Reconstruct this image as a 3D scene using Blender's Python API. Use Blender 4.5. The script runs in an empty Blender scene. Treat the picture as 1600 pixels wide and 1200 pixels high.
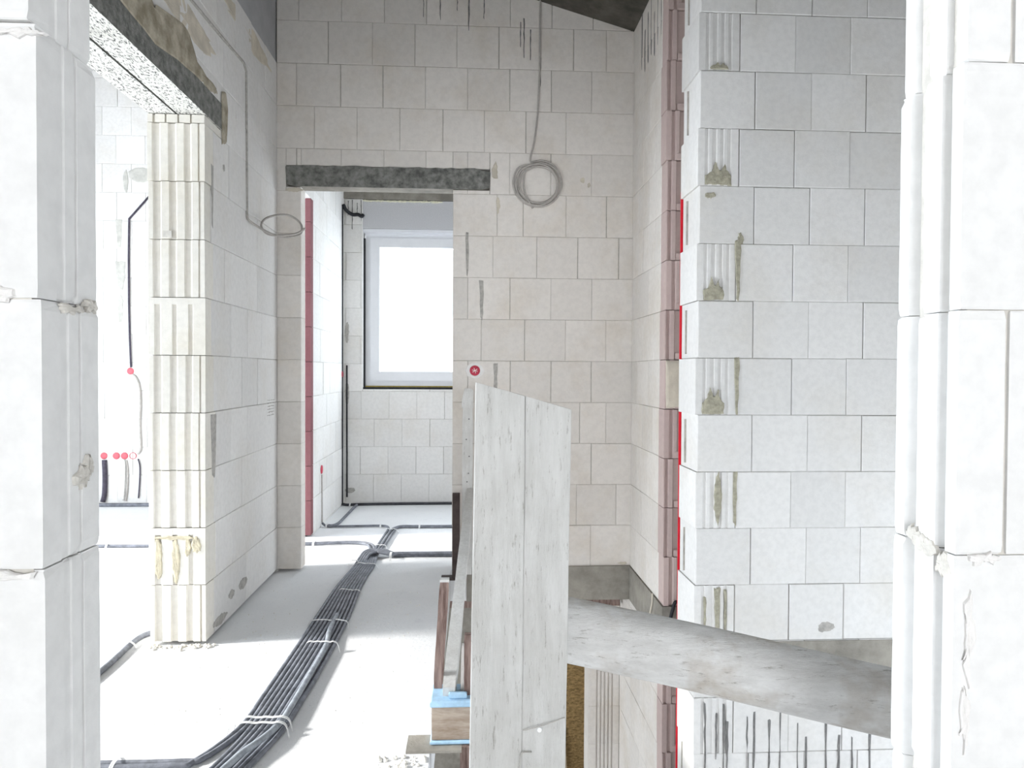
import bpy, bmesh, math, random
from mathutils import Vector, Matrix
random.seed(11)
S = bpy.context.scene
COL = S.collection

# ------------------------------------------------------------------ camera
EYE = 1.20
def make_camera():
    cd = bpy.data.cameras.new('camera'); cd.sensor_width = 36.0; cd.lens = 36.0 * 1100.0 / 1600.0
    cd.clip_start = 0.02; cd.clip_end = 200
    yaw, pitch, roll = 0.0560692, 0.0175549, 0.0048787
    cy, sy, cp, sp, cr, sr = math.cos(yaw), math.sin(yaw), math.cos(pitch), math.sin(pitch), math.cos(roll), math.sin(roll)
    Ry = Matrix(((cy, 0, -sy), (0, 1, 0), (sy, 0, cy)))
    Rx = Matrix(((1, 0, 0), (0, cp, -sp), (0, sp, cp)))
    Rz = Matrix(((cr, -sr, 0), (sr, cr, 0), (0, 0, 1)))
    M = Rz @ Rx @ Ry                      # rows: right, down, forward over (x, down, forward)
    w = lambda r: Vector((r[0], r[2], -r[1]))
    right, down, fwd = w(M[0]), w(M[1]), w(M[2])
    m = Matrix((right, -down, -fwd)).transposed().to_4x4()
    o = bpy.data.objects.new('camera', cd); COL.objects.link(o)
    o.matrix_world = Matrix.Translation((0, 0, EYE)) @ m
    S.camera = o
make_camera()

# ------------------------------------------------------------------ light and exposure
vs = S.view_settings
S.display_settings.display_device = 'sRGB'
vs.view_transform = 'Standard'; vs.look = 'None'; vs.gamma = 1.0; vs.use_curve_mapping = False
vs.exposure = 0.44
wd = bpy.data.worlds.new('sky'); S.world = wd; wd.use_nodes = True
bg = wd.node_tree.nodes['Background']; bg.inputs[0].default_value = (0.86, 0.93, 1.0, 1); bg.inputs[1].default_value = 1.6

def sun(direction, strength, angle, col):
    l = bpy.data.lights.new('sun', 'SUN'); l.energy = strength; l.angle = math.radians(angle); l.color = col
    o = bpy.data.objects.new('sun', l); COL.objects.link(o)
    o.rotation_euler = Vector(direction).to_track_quat('-Z', 'Y').to_euler(); o.location = (-8, 1, 6)
sun((1.0, 0.10, -0.55), 5.5, 8.0, (1.0, 0.98, 0.94))

def window_or_fill_light(loc, direction, sx, sy, watts, col):
    l = bpy.data.lights.new('daylight_or_fill', 'AREA'); l.shape = 'RECTANGLE'; l.size = sx; l.size_y = sy; l.energy = watts; l.color = col
    o = bpy.data.objects.new('daylight_or_fill', l); COL.objects.link(o)
    o.location = loc; o.rotation_euler = Vector(direction).to_track_quat('-Z', 'Y').to_euler()
SKY = (0.84, 0.92, 1.0)
window_or_fill_light((-0.1, -5.95, 1.5), (0, 1, -0.12), 2.4, 2.0, 172, (0.93, 0.965, 1.0))        # window of the room behind the camera
window_or_fill_light((-5.35, 2.4, 1.45), (1, -0.25, -0.22), 4.4, 2.7, 300, SKY)     # glazed side of the left room
window_or_fill_light((2.55, 1.9, -0.2), (-1, 0.1, -.1), 1.6, 2.2, 8, SKY)         # fill lamp added for the stairwell, no known window there
window_or_fill_light((-0.4, 6.75, 1.75), (0, -1, -0.3), 1.1, 1.3, 30, SKY)         # window of the small room
window_or_fill_light((2.55, 5.5, 1.5), (-1, 0, -0.2), 1.2, 1.4, 26, SKY)           # fill lamp added to brighten that room, unseen on the right

# ------------------------------------------------------------------ materials
def new_mat(name):
    m = bpy.data.materials.new(name); m.use_nodes = True
    nt = m.node_tree; b = nt.nodes['Principled BSDF']
    return m, nt, b
def N(nt, t, **kw):
    n = nt.nodes.new(t)
    for k, v in kw.items(): setattr(n, k, v)
    return n
def rgba(c): return (c[0], c[1], c[2], 1)
def noise(nt, scale, detail=4, rough=.6, coord=None, stretch=None):
    n = N(nt, 'ShaderNodeTexNoise'); n.inputs['Scale'].default_value = scale
    n.inputs['Detail'].default_value = detail; n.inputs['Roughness'].default_value = rough
    tc = N(nt, 'ShaderNodeTexCoord')
    src = tc.outputs['Object']
    if stretch:
        mp = N(nt, 'ShaderNodeMapping'); mp.inputs['Scale'].default_value = stretch
        nt.links.new(src, mp.inputs['Vector']); src = mp.outputs[0]
    nt.links.new(src, n.inputs['Vector'])
    return n.outputs['Fac']
def ramp(nt, fac, stops):
    r = N(nt, 'ShaderNodeValToRGB'); e = r.color_ramp.elements
    while len(e) > 1: e.remove(e[-1])
    e[0].position = stops[0][0]; e[0].color = rgba(stops[0][1])
    for p, c in stops[1:]:
        x = e.new(p); x.color = rgba(c)
    nt.links.new(fac, r.inputs[0]); return r.outputs[0]
def mixc(nt, fac, a, b, mode='MIX'):
    m = N(nt, 'ShaderNodeMix', data_type='RGBA', blend_type=mode)
    if isinstance(fac, (int, float)): m.inputs['Factor'].default_value = fac
    else: nt.links.new(fac, m.inputs['Factor'])
    for s, v in (('A', a), ('B', b)):
        sock = [i for i in m.inputs if i.name == s and i.type == 'RGBA'][0]
        if isinstance(v, tuple): sock.default_value = rgba(v)
        else: nt.links.new(v, sock)
    return [o for o in m.outputs if o.type == 'RGBA'][0]
def bump(nt, b, fac, strength, dist):
    n = N(nt, 'ShaderNodeBump'); n.inputs['Strength'].default_value = strength; n.inputs['Distance'].default_value = dist
    nt.links.new(fac, n.inputs['Height'])
    nt.links.new(n.outputs[0], b.inputs['Normal'])

def block_mat(name, base, dirt, vary=.06, dirt_amt=.55, grain=.2):
    m, nt, b = new_mat(name)
    geo = N(nt, 'ShaderNodeNewGeometry')
    lo = tuple(c * (1 - vary) for c in base); hi = tuple(min(1, c * (1 + vary * .7)) for c in base)
    c = ramp(nt, geo.outputs['Random Per Island'], [(0, lo), (.5, base), (1, hi)])
    n1 = noise(nt, 2.6, 6, .65)
    k = ramp(nt, n1, [(.48, (0, 0, 0)), (.72, (dirt_amt,) * 3)])
    c = mixc(nt, k, c, dirt)
    n2 = noise(nt, 38, 3, .6)
    k2 = ramp(nt, n2, [(.35, (.94,) * 3), (.6, (1,) * 3)])
    c = mixc(nt, 1.0, c, k2, 'MULTIPLY')
    nt.links.new(c, b.inputs['Base Color'])
    b.inputs['Roughness'].default_value = .92; b.inputs['Specular IOR Level'].default_value = .2
    bump(nt, b, noise(nt, 160, 4, .7), grain, .003)
    return m
def plain(name, base, var=.12, scale=20, rough=.85, bstr=.3, bdist=.003, stretch=None, second=None, spec=.3, stops=(.35, .65), metal=0):
    m, nt, b = new_mat(name)
    n = noise(nt, scale, 5, .65, stretch=stretch)
    a = tuple(c * (1 - var) for c in base); z = second or tuple(min(1, c * (1 + var)) for c in base)
    c = ramp(nt, n, [(stops[0], a), (stops[1], z)])
    nt.links.new(c, b.inputs['Base Color']); b.inputs['Roughness'].default_value = rough
    b.inputs['Specular IOR Level'].default_value = spec; b.inputs['Metallic'].default_value = metal
    if bstr: bump(nt, b, noise(nt, scale * 4, 5, .7, stretch=stretch), bstr, bdist)
    return m

M = {}
M['block'] = block_mat('white_sand_lime_block', (.80, .757, .71), (.66, .58, .48))
M['block_pale'] = block_mat('pale_sand_lime_block', (.80, .785, .765), (.71, .67, .61))
M['block_clean'] = block_mat('clean_sand_lime_block', (.84, .835, .825), (.78, .77, .74), .02, .3, .07)
M['block_cream'] = block_mat('cream_sand_lime_block', (.82, .79, .73), (.72, .66, .54), .04, .5)
M['block_bounce_pink'] = block_mat('pink_bounce_block', (.60, .48, .45), (.52, .39, .37), .06, .5)  # red light bouncing onto the pier, painted into the block colour
M['block_bounce_red'] = block_mat('red_bounce_block', (.24, .105, .115), (.18, .06, .07), .06, .5)  # deeper red bounce on the far pier, put into the block colour
M['joint'] = plain('mortar_joint', (.45, .42, .38), .2, 30)
M['joint_pale'] = plain('pale_mortar_joint', (.66, .63, .58), .12, 30)
M['mortar'] = plain('grey_green_mortar', (.40, .375, .29), .25, 40, bstr=.6, bdist=.004)
M['mortar_gray'] = plain('grey_mortar', (.44, .42, .39), .2, 40, bstr=.6, bdist=.004)
M['drip'] = plain('dark_drip', (.20, .195, .19), .2, 40)
M['concrete'] = plain('rough_grey_concrete', (.20, .20, .185), .45, 26, bstr=.7, bdist=.006)
M['concrete_mid'] = plain('cast_concrete', (.29, .27, .235), .25, 7, bstr=.5, bdist=.005)
M['ring'] = plain('blue_grey_concrete', (.42, .42, .43), .1, 5, bstr=.3)
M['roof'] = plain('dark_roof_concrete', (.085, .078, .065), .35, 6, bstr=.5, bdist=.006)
M['box_gray'] = plain('grey_shutter_board', (.60, .60, .62), .06, 120, bstr=.1)
M['olive'] = plain('olive_stained_mortar', (.36, .315, .225), .3, 14, second=(.50, .45, .36), bstr=.5, bdist=.004)
M['tan_mortar'] = plain('tan_mortar_smear', (.63, .575, .48), .15, 9, bstr=.4, bdist=.004)
M['red'] = plain('bright_red_light_leak', (.75, .01, .03), .1, 20, rough=.5)  # stands for red light leaking through the slot
M['pink_plastic'] = plain('pink_plastic', (.62, .13, .16), .1, 60, rough=.45, bstr=0)
M['red_plastic'] = plain('red_plastic', (.55, .05, .09), .2, 80, rough=.45, bstr=0)
M['plaster'] = plain('white_gypsum_plaster', (.84, .82, .80), .04, 40, bstr=.4)
M['pvc'] = plain('white_window_plastic', (.80, .81, .84), .02, 10, rough=.35, bstr=0)
M['black'] = plain('black_tape', (.018, .018, .022), .3, 40, rough=.6)
M['yellow'] = plain('yellow_foam_tape', (.42, .33, .09), .2, 60)
M['foam'] = plain('pale_foam', (.80, .78, .62), .08, 60, bstr=.6, bdist=.006)
M['brown'] = plain('weathered_brown_wood', (.20, .125, .105), .35, 14, stretch=(6, 6, .7), second=(.33, .24, .21))
M['brown_dark'] = plain('dark_brown_steel', (.07, .052, .048), .3, 14)
M['ply'] = plain('scuffed_plywood', (.36, .27, .20), .2, 12, stretch=(.8, 4, 4), second=(.50, .42, .35))
M['blue'] = plain('pale_blue_tape', (.42, .62, .80), .12, 30, rough=.5)
M['osb'] = plain('strand_board', (.36, .235, .10), .45, 45, stretch=(1, 1, 2.2), bstr=.4)
M['lath'] = plain('pale_lath', (.50, .40, .28), .15, 20, stretch=(4, 4, .5))
M['steel'] = plain('galvanised_strap', (.78, .78, .77), .1, 30, rough=.5, bstr=0)
M['cable'] = plain('grey_cable', (.46, .43, .40), .12, 40, rough=.6, bstr=0)
M['cable_white'] = plain('white_cable', (.74, .73, .70), .08, 40, rough=.6, bstr=0)
M['dark_conduit'] = plain('dark_conduit', (.075, .065, .09), .3, 40, rough=.6, bstr=0)

def floor_mat():
    m, nt, b = new_mat('dusty_floor_concrete')
    c = ramp(nt, noise(nt, 1.7, 6, .6), [(.3, (.77, .775, .785)), (.7, (.85, .85, .855))])
    sp = ramp(nt, noise(nt, 60, 3, .7), [(.62, (1, 1, 1)), (.74, (.74, .74, .75))])
    c = mixc(nt, 1.0, c, sp, 'MULTIPLY')
    sp2 = ramp(nt, noise(nt, 9, 5, .7), [(.60, (1, 1, 1)), (.78, (.86, .86, .87))])
    c = mixc(nt, 1.0, c, sp2, 'MULTIPLY')
    nt.links.new(c, b.inputs['Base Color']); b.inputs['Roughness'].default_value = .95
    b.inputs['Specular IOR Level'].default_value = .15
    bump(nt, b, noise(nt, 45, 6, .75), .45, .008)
    return m
M['floor'] = floor_mat()

def lintel_mat():      # dark-pitted concrete; bounce from the sunlit floor painted in as the pale tone
    m, nt, b = new_mat('pitted_lintel_concrete')
    c = ramp(nt, noise(nt, 90, 2, .6, stretch=(2.2, .7, 1)), [(.39, (.08, .08, .075)), (.45, (.60, .59, .55)), (.7, (.76, .74, .69))])
    nt.links.new(c, b.inputs['Base Color']); b.inputs['Roughness'].default_value = .95
    bump(nt, b, noise(nt, 90, 2, .6, stretch=(2.2, .7, 1)), .6, .006)
    return m
M['lintel_pit'] = lintel_mat()

def wood_white(name, c0, c1, stain, stretch, samt=.5):
    m, nt, b = new_mat(name)
    g = noise(nt, 14, 6, .7, stretch=stretch)
    c = ramp(nt, g, [(.3, c0), (.62, c1)])
    s = ramp(nt, noise(nt, 5, 5, .65), [(.47, (0, 0, 0)), (.68, (samt,) * 3)])
    c = mixc(nt, s, c, stain)
    f = ramp(nt, noise(nt, 55, 5, .8, stretch=(stretch[0] * .7, stretch[1] * .7, stretch[2])), [(.32, (.60, .58, .55)), (.42, (1, 1, 1))])
    c = mixc(nt, 1.0, c, f, 'MULTIPLY')
    nt.links.new(c, b.inputs['Base Color']); b.inputs['Roughness'].default_value = .9
    b.inputs['Specular IOR Level'].default_value = .2
    bump(nt, b, noise(nt, 75, 7, .85, stretch=tuple(max(x * .8, .5) for x in stretch)), 1.0, .005)
    return m
M['plank'] = wood_white('cement_splashed_plank', (.72, .71, .68), (.87, .86, .835), (.66, .64, .60), (4, 4, .4), .6)
M['rail'] = wood_white('weathered_white_rail', (.68, .665, .64), (.90, .89, .87), (.46, .38, .29), (.5, 2.2, 2.2), .85)

def conduit_mat(name, base):
    m, nt, b = new_mat(name)
    uv = N(nt, 'ShaderNodeUVMap'); uv.uv_map = 'UVMap'
    sep = N(nt, 'ShaderNodeSeparateXYZ'); nt.links.new(uv.outputs[0], sep.inputs[0])
    mul = N(nt, 'ShaderNodeMath', operation='MULTIPLY'); mul.inputs[1].default_value = 2 * math.pi / .0042
    nt.links.new(sep.outputs[0], mul.inputs[0])
    sn = N(nt, 'ShaderNodeMath', operation='SINE'); nt.links.new(mul.outputs[0], sn.inputs[0])
    n = noise(nt, 24, 5, .7)
    c = ramp(nt, n, [(.4, base), (.75, tuple(x * 1.9 + .02 for x in base))])
    nt.links.new(c, b.inputs['Base Color']); b.inputs['Roughness'].default_value = .55
    b.inputs['Specular IOR Level'].default_value = .4
    bump(nt, b, sn.outputs[0], .5, .0012)
    return m
M['conduit'] = conduit_mat('grey_corrugated_conduit', (.125, .132, .152))
M['conduit_black'] = conduit_mat('black_corrugated_conduit', (.03, .03, .036))
M['conduit_pale'] = conduit_mat('pale_corrugated_conduit', (.22, .24, .265))

def glass_mat():
    m, nt, b = new_mat('window_glass')
    out = nt.nodes['Material Output']
    t = N(nt, 'ShaderNodeBsdfTransparent'); t.inputs[0].default_value = (.96, .97, .97, 1)
    g = N(nt, 'ShaderNodeBsdfGlossy'); g.inputs['Roughness'].default_value = .02
    mx = N(nt, 'ShaderNodeMixShader'); mx.inputs[0].default_value = .05
    nt.links.new(t.outputs[0], mx.inputs[1]); nt.links.new(g.outputs[0], mx.inputs[2]); nt.links.new(mx.outputs[0], out.inputs[0])
    nt.nodes.remove(b); return m
M['glass'] = glass_mat()

# ------------------------------------------------------------------ object helpers
def link_mesh(name, bm, mats, parent=None, smooth=False, loc=None):
    me = bpy.data.meshes.new(name)
    if loc is not None:
        bmesh.ops.translate(bm, verts=bm.verts, vec=-Vector(loc))
    bmesh.ops.recalc_face_normals(bm, faces=bm.faces)
    bm.to_mesh(me); bm.free()
    for m in (mats if isinstance(mats, (list, tuple)) else [mats]): me.materials.append(m)
    if smooth:
        for p in me.polygons: p.use_smooth = True
    o = bpy.data.objects.new(name, me); COL.objects.link(o)
    if parent is not None: o.parent = parent
    if loc is not None: o.location = loc
    return o
def tag(o, label, cat, group=None, kind=None):
    o['label'] = label; o['category'] = cat
    if group: o['group'] = group
    if kind: o['kind'] = kind
    return o
def thing(name, label, cat, loc, group=None):
    o = bpy.data.objects.new(name, None); COL.objects.link(o); o.location = loc; o.empty_display_size = .05
    return tag(o, label, cat, group)
def part(name, bm, mat, root, smooth=False):
    """bm in world coordinates; stored relative to the root (an unrotated Empty or mesh)."""
    l = Vector(root.location)
    p = root.parent
    while p is not None: l += Vector(p.location); p = p.parent
    bmesh.ops.translate(bm, verts=bm.verts, vec=-l)
    return link_mesh(name, bm, mat, root, smooth)
def struct(name, bm, mats, parent=None, label=None, smooth=False):
    o = link_mesh(name, bm, mats, parent, smooth)
    if parent is None:
        o['kind'] = 'structure'; o['label'] = label or name.replace('_', ' '); o['category'] = name.split('_')[0]
    return o

def quad_rings(bm, rings, mat=0, cap=True, uvl=None, us=None, closed=True):
    vs_ = [[bm.verts.new(p) for p in r] for r in rings]
    n = len(rings[0]); fs = []
    for i in range(len(vs_) - 1):
        for j in range(n if closed else n - 1):
            k = (j + 1) % n
            try:
                f = bm.faces.new((vs_[i][j], vs_[i][k], vs_[i + 1][k], vs_[i + 1][j]))
            except ValueError: continue
            f.material_index = mat; fs.append(f)
            if uvl is not None:
                vals = (us[i], us[i], us[i + 1], us[i + 1])
                for lp, u in zip(f.loops, vals): lp[uvl].uv = (u, j / n)
    if cap:
        for r in (vs_[0][::-1], vs_[-1]):
            f = bm.faces.new(r); f.material_index = mat
    return vs_
def box(bm, x0, x1, y0, y1, z0, z1, mat=0, c=0.0):
    if c <= 0:
        quad_rings(bm, [[(x0, y0, z0), (x1, y0, z0), (x1, y1, z0), (x0, y1, z0)], [(x0, y0, z1), (x1, y0, z1), (x1, y1, z1), (x0, y1, z1)]], mat)
        return
    rs = []
    for z, i in ((z0, c), (z0 + c, 0), (z1 - c, 0), (z1, c)):
        rs.append([(x0 + i + c * (i == 0) * 0, y0 + i, z), (x1 - i, y0 + i, z), (x1 - i, y1 - i, z), (x0 + i, y1 - i, z)])
    quad_rings(bm, rs, mat)
def obox(bm, P, Ux, Uy, Uz, mat=0):
    """oriented box from corner P with edge vectors"""
    P, Ux, Uy, Uz = map(Vector, (P, Ux, Uy, Uz))
    quad_rings(bm, [[P, P + Ux, P + Ux + Uy, P + Uy], [P + Uz, P + Ux + Uz, P + Ux + Uy + Uz, P + Uy + Uz]], mat)
def prism(bm, poly, z0, z1, mat=0):
    quad_rings(bm, [[(x, y, z0) for x, y in poly], [(x, y, z1) for x, y in poly]], mat)
def smooth_path(pts, n=8):
    P = [Vector(p) for p in pts]
    if len(P) < 3: return P
    out = []
    for i in range(len(P) - 1):
        a = P[i - 1] if i > 0 else P[0] * 2 - P[1]
        b, c = P[i], P[i + 1]
        d = P[i + 2] if i + 2 < len(P) else P[-1] * 2 - P[-2]
        for k in range(n):
            t = k / n
            out.append(.5 * ((2 * b) + (c - a) * t + (2 * a - 5 * b + 4 * c - d) * t * t + (3 * b - a - 3 * c + d) * t ** 3))
    out.append(P[-1]); return out
def tube(bm, pts, r, seg=10, mat=0, sub=8, cap=True):
    P = smooth_path(pts, sub) if sub else [Vector(p) for p in pts]
    uvl = bm.loops.layers.uv.verify()
    rings, us, L = [], [], 0.0
    up = Vector((0, 0, 1))
    prev = None
    for i, p in enumerate(P):
        t = (P[min(i + 1, len(P) - 1)] - P[max(i - 1, 0)])
        if t.length < 1e-9: t = Vector((1, 0, 0))
        t.normalize()
        if prev is None:
            a = t.cross(up)
            if a.length < .1: a = t.cross(Vector((0, 1, 0)))
        else:
            a = prev - t * prev.dot(t)
        a.normalize(); prev = a; b = t.cross(a)
        rr = r(i / (len(P) - 1)) if callable(r) else r
        rings.append([p + a * (rr * math.cos(2 * math.pi * j / seg)) + b * (rr * math.sin(2 * math.pi * j / seg)) for j in range(seg)])
        if i: L += (P[i] - P[i - 1]).length
        us.append(L)
    quad_rings(bm, rings, mat, cap, uvl, us)

# ------------------------------------------------------------------ masonry
def joint_z(k): return .015 + .25 * k
def subtract(rects, o):
    out = []
    for (a, b, c, d) in rects:
        x0, x1, y0, y1 = max(a, o[0]), min(b, o[1]), max(c, o[2]), min(d, o[3])
        if x0 >= x1 - 1e-6 or y0 >= y1 - 1e-6: out.append((a, b, c, d)); continue
        if a < x0 - 1e-6: out.append((a, x0, c, d))
        if x1 < b - 1e-6: out.append((x1, b, c, d))
        if c < y0 - 1e-6: out.append((x0, x1, c, y0))
        if y1 < d - 1e-6: out.append((x0, x1, y1, d))
    return out
ROOF_P = Vector((.968, 0, 1.2 + 2.06)); ROOF_N = Vector((.286, 0, 1)).normalized()
def clip_roof(bm):
    bmesh.ops.bisect_plane(bm, geom=list(bm.verts) + list(bm.edges) + list(bm.faces), dist=1e-5, plane_co=ROOF_P, plane_no=ROOF_N, clear_outer=True)
def masonry(bm, P0, u, w, t, L, ztop, joints=None, zbot=0.0, opens=(), phase=0.0, mblock=0, mcore=1, rows=None, vgap=.0032, hgap=.0015, core=True):
    """coursed block wall; local u runs along, w points into the wall, z up"""
    P0, u, w = Vector(P0), Vector(u), Vector(w)
    def pt(a, z, d): return P0 + u * a + w * d + Vector((0, 0, z))
    k0 = math.floor((zbot - .015) / .25)
    k = k0
    while joint_z(k) < ztop - 1e-4:
        za, zb = max(joint_z(k), zbot), min(joint_z(k + 1), ztop)
        js = None
        if joints is not None: js = joints.get(k)
        if js is None:
            off = phase + (.125 if k % 2 else 0.0) + random.uniform(-.012, .012)
            js = [off + .25 * i for i in range(-2, int(L / .25) + 3)]
        xs = [0.0] + sorted(j for j in js if .02 < j < L - .02) + [L]
        for a, b in zip(xs[:-1], xs[1:]):
            rects = [(a, b, za, zb)]
            for o in opens: rects = subtract(rects, o)
            for (p, q, r, s) in rects:
                if q - p < .012 or s - r < .012: continue
                g1 = random.choice((.0004, vgap * .3, vgap * .45, vgap * .7, vgap)) if p > 1e-4 else 0
                g2 = random.choice((.0006, vgap * .3)) if q < L - 1e-4 else 0
                h2 = random.choice((.0005, hgap * .6, hgap))
                p2, q2, r2, s2 = p + g1, q - g2, r + .0004, s - h2
                d0 = random.uniform(-.0016, .0016); c = .003
                tl = random.uniform(-.0012, .0012)
                ring = lambda d, i: [pt(p2 + i, r2 + i, d - tl), pt(q2 - i, r2 + i, d), pt(q2 - i, s2 - i, d), pt(p2 + i, s2 - i, d - tl)]
                quad_rings(bm, [ring(d0, c), ring(d0 + c * .7, 0), ring(t - c, 0), ring(t, c)], mblock)
        k += 1
    if core:
        i = .006
        rects = [(i, L - i, zbot + i, ztop - i)]
        for o in opens: rects = subtract(rects, (o[0] - i, o[1] + i, o[2] - i, o[3] + i))
        for (p, q, r, s) in rects:
            quad_rings(bm, [[pt(p, r, d), pt(q, r, d), pt(q, s, d), pt(p, s, d)] for d in (i, t - i)], mcore)

def grooved(bm, x0, x1, y0, y1, z0, z1, axis, sign, grooves, depth=.011, mat=0, cap=0.0, gap=.003, rough=0):
    """a block whose end face carries vertical grooves. axis 'y': the face is y=y0 (sign -1) ; axis 'x': face x=x0 (sign -1) or x=x1 (sign +1)"""
    z0 += .0005; z1 -= gap
    def poly(d):
        if axis == 'y':
            base = [(x0, y1), (x0, y0)]
            for a, b in grooves:
                s = min(depth, (b - a) * .3)
                base += [(x0 + a, y0), (x0 + a + s * .5, y0 + d), (x0 + b - s * .9, y0 + d), (x0 + b, y0)]
            return base + [(x1, y0), (x1, y1)]
        X, o = (x0, 1) if sign < 0 else (x1, -1)
        Xb = x1 if sign < 0 else x0
        base = [(Xb, y1), (Xb, y0), (X, y0)]
        for a, b in grooves:
            s = min(depth, (b - a) * .3)
            base += [(X, y0 + a), (X + o * d, y0 + a + s * .6), (X + o * d, y0 + b - s * .6), (X, y0 + b)]
        return base + [(X, y1)]
    ztop = z1 - cap
    if rough:
        P = poly(depth); cx = sum(p[0] for p in P) / len(P); cy = (y0 + y1) / 2
        n = 16; rs = []
        drift = [random.uniform(-1, 1) * rough for _ in P]
        for i in range(n + 1):
            e = .0013 if i in (0, n) else (.0006 if i in (1, n - 1) else 0)
            t = i / n; t = .5 - .5 * math.cos(math.pi * t) if i not in (0, n) else t
            drift = [d * .6 + random.uniform(-1, 1) * rough * .5 for d in drift]
            ring = []
            for (px, py), d in zip(P, drift):
                chip = random.choice((0, 0, 0, 0, 0, .002)) if i in (0, 1, n - 1, n) else 0
                sx = 1 if px < cx else -1; sy = 1 if py < cy else -1
                ring.append((px + sx * (e + chip + abs(d)), py + sy * (e + chip * .6 + abs(d) * .7), z0 + (z1 - z0) * t))
            rs.append(ring)
        quad_rings(bm, rs, mat); return
    prism(bm, poly(depth), z0, ztop, mat)
    if cap: prism(bm, poly(0.0004), ztop, z1, mat)

def patch(bm, P0, u, up, n, outline, h=.004, mat=0):
    """irregular low mound of mortar on a face: outline in (u, v) metres"""
    P0, u, up, n = map(Vector, (P0, u, up, n))
    cx = sum(p[0] for p in outline) / len(outline); cy = sum(p[1] for p in outline) / len(outline)
    dens = []
    for i in range(len(outline)):
        a, b = outline[i], outline[(i + 1) % len(outline)]
        for t in (0, .33, .66): dens.append((a[0] + (b[0] - a[0]) * t + random.uniform(-.003, .003), a[1] + (b[1] - a[1]) * t + random.uniform(-.003, .003)))
    rings = []
    for s, hh in ((1.0, -.002), (.93, h * .6), (.7, h), (.3, h * .9)):
        rings.append([P0 + u * (cx + (a - cx) * s) + up * (cy + (b - cy) * s) + n * (hh + random.uniform(0, .0008)) for a, b in dens])
    quad_rings(bm, rings, mat)
def blob(w, h, jag=.2, n=9):
    return [(w * .5 * math.cos(2 * math.pi * i / n) * random.uniform(1 - jag, 1 + jag * .4), h * .5 * math.sin(2 * math.pi * i / n) * random.uniform(1 - jag, 1 + jag * .4)) for i in range(n)]
def streak(w, h):
    return [(-w / 2, h / 2), (w / 2, h / 2), (w * .45, 0), (w * .25, -h / 2), (-w * .2, -h * .45), (-w * .4, h * .1)]

XZ = dict(u=(1, 0, 0), up=(0, 0, 1), n=(0, -1, 0))      # faces looking towards -y
def smear_front(parent, name, items, y, mat, h=.004):
    """items: (x, z, outline)"""
    for x, z, ol in items:
        bm = bmesh.new(); patch(bm, (x, y, z), outline=ol, h=h, **XZ)
        struct(name, bm, mat, parent)

# plan (metres): camera at the origin looking along +y
XL, XLB = -1.159, -1.398        # faces of the left wall
YP = 3.125                      # its near end (pier)
YB, TB = 4.25, .105             # back wall face and thickness
XR = .968                       # stairwell wall face
YF = 6.42                       # far wall
VX = -.13                       # edge of the stairwell void

# ---- floor slab with the stairwell void, lower floor, roof
bm = bmesh.new()
sl = .19
for x0, x1, y0, y1 in ((-5.4, VX, -6.0, YF + .24), (VX, 2.6, -6.0, 1.10), (VX, 2.6, YB, YF + .24)):
    box(bm, x0, x1, y0, y1, -sl, 0.0)
struct('floor', bm, M['floor'], label='bright dusty raw concrete floor slab')
bm = bmesh.new(); box(bm, -3.0, 3.2, -1.0, 8.0, -2.9, -2.75)
struct('floor_lower', bm, M['floor'], label='concrete floor of the storey below')
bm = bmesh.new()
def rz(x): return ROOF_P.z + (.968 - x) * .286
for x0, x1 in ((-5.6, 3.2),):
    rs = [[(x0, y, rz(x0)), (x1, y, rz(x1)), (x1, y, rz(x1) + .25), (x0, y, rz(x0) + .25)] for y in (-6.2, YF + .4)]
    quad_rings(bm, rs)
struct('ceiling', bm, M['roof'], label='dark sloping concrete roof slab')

# ---- back wall with doorway
X0 = XL
bj = {}
def setj(k, xs): bj[k] = [x - X0 for x in xs]
top = [-1.045, -.788, -.540, -.287, -.036, .217, .467, .712]
setj(12, [-.86, -.6, -.35, -.1, .15, .4, .6, .8]); setj(11, top)
setj(10, [-.941, -.69, -.438, -.183, .065, .314, .558]); setj(9, [-1.045, -.783, -.531, -.282, -.034, .219, .467, .715])
setj(8, [-.899, -.648, -.399, -.148, .144, .30, .561, .807])
setj(7, [.12, .384, .633, .884]); setj(6, [-.031, .223, .471, .721]); setj(5, [.051, .313, .562, .809])
setj(4, [-.029, .226, .474, .72]); setj(3, [.138, .402, .652, .813]); setj(2, [-.027, .228, .473, .724])
setj(1, [.14, .389, .635, .879]); setj(0, [-.03, .22, .47, .723])
for k in range(0, 8): bj[k] = [j for j in bj[k]]
bm = bmesh.new()
DOOR = (-1.0 - .017 - X0, -.122 - X0, -.3, 2.292)
LINT = (-1.105 - X0, .098 - X0, 2.288, 2.414)
# course 0 runs from the slab
masonry(bm, (X0, YB, 0), (1, 0, 0), (0, 1, 0), TB, XR - X0 + .17, 4.3, bj, zbot=0.015, opens=(DOOR, LINT))
clip_roof(bm)
wall_back = struct('wall_back', bm, [M['block'], M['joint']], label='back wall of white blocks with the doorway')
smear_front(wall_back, 'mortar_joint', [
    (-.036, 1.90, streak(.020, .27)), (.052, 1.63, streak(.030, .25)), (.138, 1.13, streak(.028, .25)),
], YB, M['mortar_gray'], .003)
smear_front(wall_back, 'mortar_smear', [
    (.13, 2.40, blob(.04, .14, .4)), (.15, 2.2, blob(.025, .12, .4)),
    (.66, 2.36, blob(.03, .04)), (.70, 2.33, blob(.02, .03)),
    (.22, .055, blob(.05, .03)), (.92, .03, blob(.06, .02)), (-1.06, 2.27, blob(.12, .03)),
], YB, M['tan_mortar'], .003)
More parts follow.
